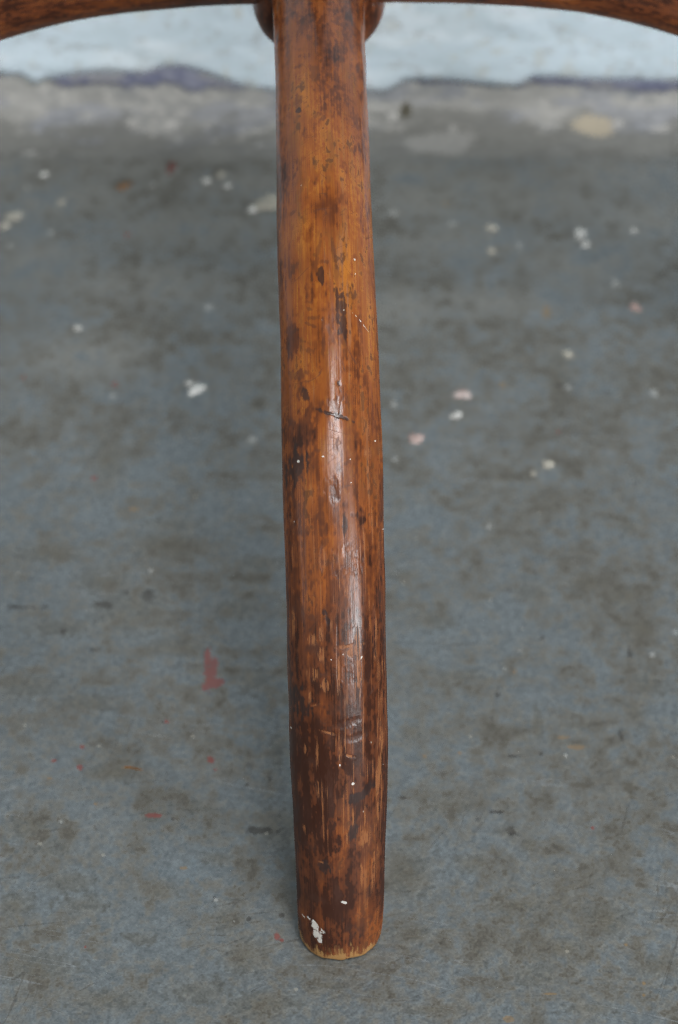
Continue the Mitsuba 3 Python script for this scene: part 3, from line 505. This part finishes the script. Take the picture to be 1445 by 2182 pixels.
# ---------------------------------------------------------------- crumbs and flakes lying on the floor
def crumb(seed, w, h, turn, thick):
    """A broken flake: ragged outline, sloping edge, lumpy top."""
    rng = np.random.default_rng(100 + seed)
    n = 22
    a = np.linspace(0, 2 * np.pi, n, endpoint=False)
    rad = 1 + 0.22 * np.cos(2 * a + rng.uniform(0, 6)) * rng.uniform(0.2, 1) + 0.16 * np.cos(3 * a + rng.uniform(0, 6)) + 0.10 * np.cos(5 * a + rng.uniform(0, 6)) + rng.uniform(-0.10, 0.10, n)
    rings = [(1.0, 0.0), (0.96, 0.45), (0.80, 0.85), (0.45, 1.0)]
    v = [[math.cos(x) * r * k * w / 2, math.sin(x) * r * k * h / 2, thick * q * (1 if q == 0 else rng.uniform(0.7, 1.25))] for k, q in rings for x, r in zip(a, rad)]
    v.append([0, 0, thick * 0.95])
    f = []
    for j in range(len(rings) - 1):
        for i in range(n):
            k = (i + 1) % n
            f += [[j * n + i, j * n + k, (j + 1) * n + k], [j * n + i, (j + 1) * n + k, (j + 1) * n + i]]
    j = len(rings) - 1
    f += [[j * n + i, j * n + (i + 1) % n, len(v) - 1] for i in range(n)]
    f += [[0, i + 1, i] for i in range(1, n - 1)]
    v = np.array(v)
    c, s = math.cos(math.radians(turn)), math.sin(math.radians(turn))
    v[:, :2] = v[:, :2] @ np.array([[c, s], [-s, c]])
    return v, np.array(f)


def crumb_color(a, b):
    def fn(p, n, uv):
        return mix(a, b, smoothstep(0.4, 0.62, fbm(p.x * 420, p.y * 420, p.z * 420, 3)))
    return fn


scene["m_crumb_white"] = stuff(crumb_color((0.62, 0.62, 0.60), (0.40, 0.40, 0.38)), 0.85, 0.2)
scene["m_crumb_cream"] = stuff(crumb_color((0.48, 0.455, 0.39), (0.30, 0.285, 0.245)), 0.85, 0.2)
scene["m_crumb_pink"] = stuff(crumb_color((0.52, 0.46, 0.44), (0.38, 0.26, 0.23)), 0.85, 0.2)
scene["m_crumb_beige"] = stuff(crumb_color((0.38, 0.36, 0.30), (0.29, 0.27, 0.23)), 0.85, 0.2)
scene["m_crumb_red"] = stuff(crumb_color((0.20, 0.055, 0.045), (0.11, 0.035, 0.03)), 0.7, 0.3)
scene["m_crumb_tan"] = stuff(crumb_color((0.24, 0.12, 0.045), (0.14, 0.07, 0.03)), 0.7, 0.3)
CRUMBS = [
    ('plaster_flake', 'white', -0.0733, 1.1149, 0.0098, 0.0072, 35, 0.0018, 'largest bright white flake on the floor left of the front leg', 'flake', None),
    ('plaster_crumb', 'white', -0.0774, 1.12, 0.0034, 0.0036, 0, 0.0016, 'small white crumb just behind the largest white flake left of the leg', 'crumb', None),
    ('plaster_flake', 'white', 0.135, 1.2694, 0.0062, 0.01, -20, 0.002, 'bright white flake right of the leg, larger of a touching pair', 'flake', None),
    ('plaster_crumb', 'white', 0.1368, 1.2583, 0.0052, 0.0052, 0, 0.0018, 'white crumb touching the front of the bright flake at right', 'crumb', None),
    ('plaster_flake', 'cream', -0.184, 1.2889, 0.0078, 0.0095, -40, 0.0018, 'cream flake by the left edge of the floor, larger of a touching pair', 'flake', None),
    ('plaster_crumb', 'cream', -0.1883, 1.2786, 0.007, 0.005, 20, 0.0016, 'cream crumb at the very left edge, touching a larger flake', 'crumb', None),
    ('plaster_flake', 'cream', 0.1029, 1.0493, 0.0056, 0.0064, 30, 0.0018, 'cream chip on the right floor, nearest of the pale pieces to the camera', 'flake', None),
    ('plaster_crumb', 'cream', 0.0953, 1.0418, 0.0026, 0.0034, 0, 0.0014, 'tiny cream grain left of the nearest cream chip', 'crumb', None),
    ('plaster_flake', 'pink', 0.0633, 1.1106, 0.0086, 0.0072, -25, 0.002, 'white flake with pinkish brown side, right of the leg', 'flake', None),
    ('plaster_flake', 'pink', 0.0384, 1.0717, 0.009, 0.0066, -15, 0.0016, 'flat pinkish flake closest to the right side of the leg', 'flake', None),
    ('plaster_crumb', 'white', 0.0593, 1.0917, 0.006, 0.0042, 25, 0.0016, 'narrow white crumb between the two pinkish flakes', 'crumb', None),
    ('plaster_flake', 'pink', 0.1589, 1.1934, 0.0046, 0.0084, 20, 0.0018, 'pinkish white flake near the right edge of the floor', 'flake', None),
    ('plaster_crumb', 'cream', 0.1202, 1.1479, 0.0042, 0.0078, 20, 0.0016, 'pale crumb on a brown stain at the right, in front of the bright pair', 'crumb', None),
    ('plaster_flake', 'cream', 0.0854, 1.276, 0.0068, 0.0056, 0, 0.0016, 'rounded cream flake, left of the bright white pair at right', 'flake', None),
    ('plaster_crumb', 'cream', 0.0847, 1.2513, 0.0046, 0.005, 0, 0.0016, 'small cream crumb in front of the rounded cream flake', 'crumb', None),
    ('plaster_crumb', 'white', 0.1656, 1.273, 0.0036, 0.004, 0, 0.0014, 'small white crumb right of the bright white pair', 'crumb', None),
    ('plaster_crumb', 'white', -0.1389, 1.1727, 0.004, 0.0044, 0, 0.0016, 'single bluish white crumb alone on the left floor', 'crumb', None),
    ('plaster_crumb', 'cream', -0.1585, 1.3046, 0.0046, 0.0052, 0, 0.0016, 'round cream crumb right of the cream flake at the left edge', 'crumb', None),
    ('plaster_crumb', 'white', -0.171, 1.3368, 0.004, 0.0044, 0, 0.0016, 'small white crumb at left, nearest the wall', 'crumb', None),
    ('plaster_crumb', 'white', -0.0767, 1.3292, 0.0044, 0.005, 0, 0.0016, 'white crumb by the wall, left of two pale crumbs near the leg', 'crumb', None),
    ('plaster_crumb', 'cream', -0.0688, 1.3357, 0.0052, 0.0056, 0, 0.0018, 'cream crumb by the wall, farthest of three beside the leg', 'crumb', None),
    ('plaster_crumb', 'white', -0.0646, 1.3238, 0.0042, 0.0044, 0, 0.0014, 'pale crumb by the wall, nearest of three to the leg', 'crumb', None),
    ('plaster_flake', 'beige', -0.0403, 1.3036, 0.02, 0.015, 20, 0.0014, 'broad beige flake half hidden behind the left side of the leg', 'flake', None),
    ('plaster_crumb', 'white', -0.0492, 1.2962, 0.005, 0.005, 0, 0.002, 'white crumb at the left tip of the broad beige flake', 'crumb', None),
    ('paint_flake', 'red', -0.0979, 1.345, 0.0042, 0.0125, 0, 0.0012, 'dark red paint flake on the floor near the wall, left of the leg', 'paint flake', None),
    ('wood_splinter', 'tan', -0.1243, 1.3233, 0.005, 0.011, -40, 0.0012, 'orange brown wood splinter on the floor near the wall', 'splinter', None),
    ('straw', 'tan', -0.0882, 0.8293, 0.007, 0.0013, -15, 0.0008, 'short yellow straw lying on the floor left of the lower leg', 'straw', None)]
for i, (kind, look, x, y, w, h, turn, thick, label, cat, grp) in enumerate(CRUMBS):
    key, k = kind, 1
    while key in scene:
        key, k = f"{kind}_{k:03d}", k + 1
    v, f = crumb(i, w, h, turn, thick)
    zf = (meshkit.fbm(np.array([[x * 9, y * 9, 0.0]]), 3, 4)[0] - 0.5) * 0.0012 * min(1, max(0, (YW - COVE - y) / 0.03)) - 0.0002
    if y > YW - COVE:
        zf += 0.020 * (1 - math.sqrt(max(0, 1 - ((y - YW + COVE) / COVE) ** 2)))
    put(key, (v + [x, y, zf], f), "m_crumb_" + look, label, cat, grp, smooth=40)
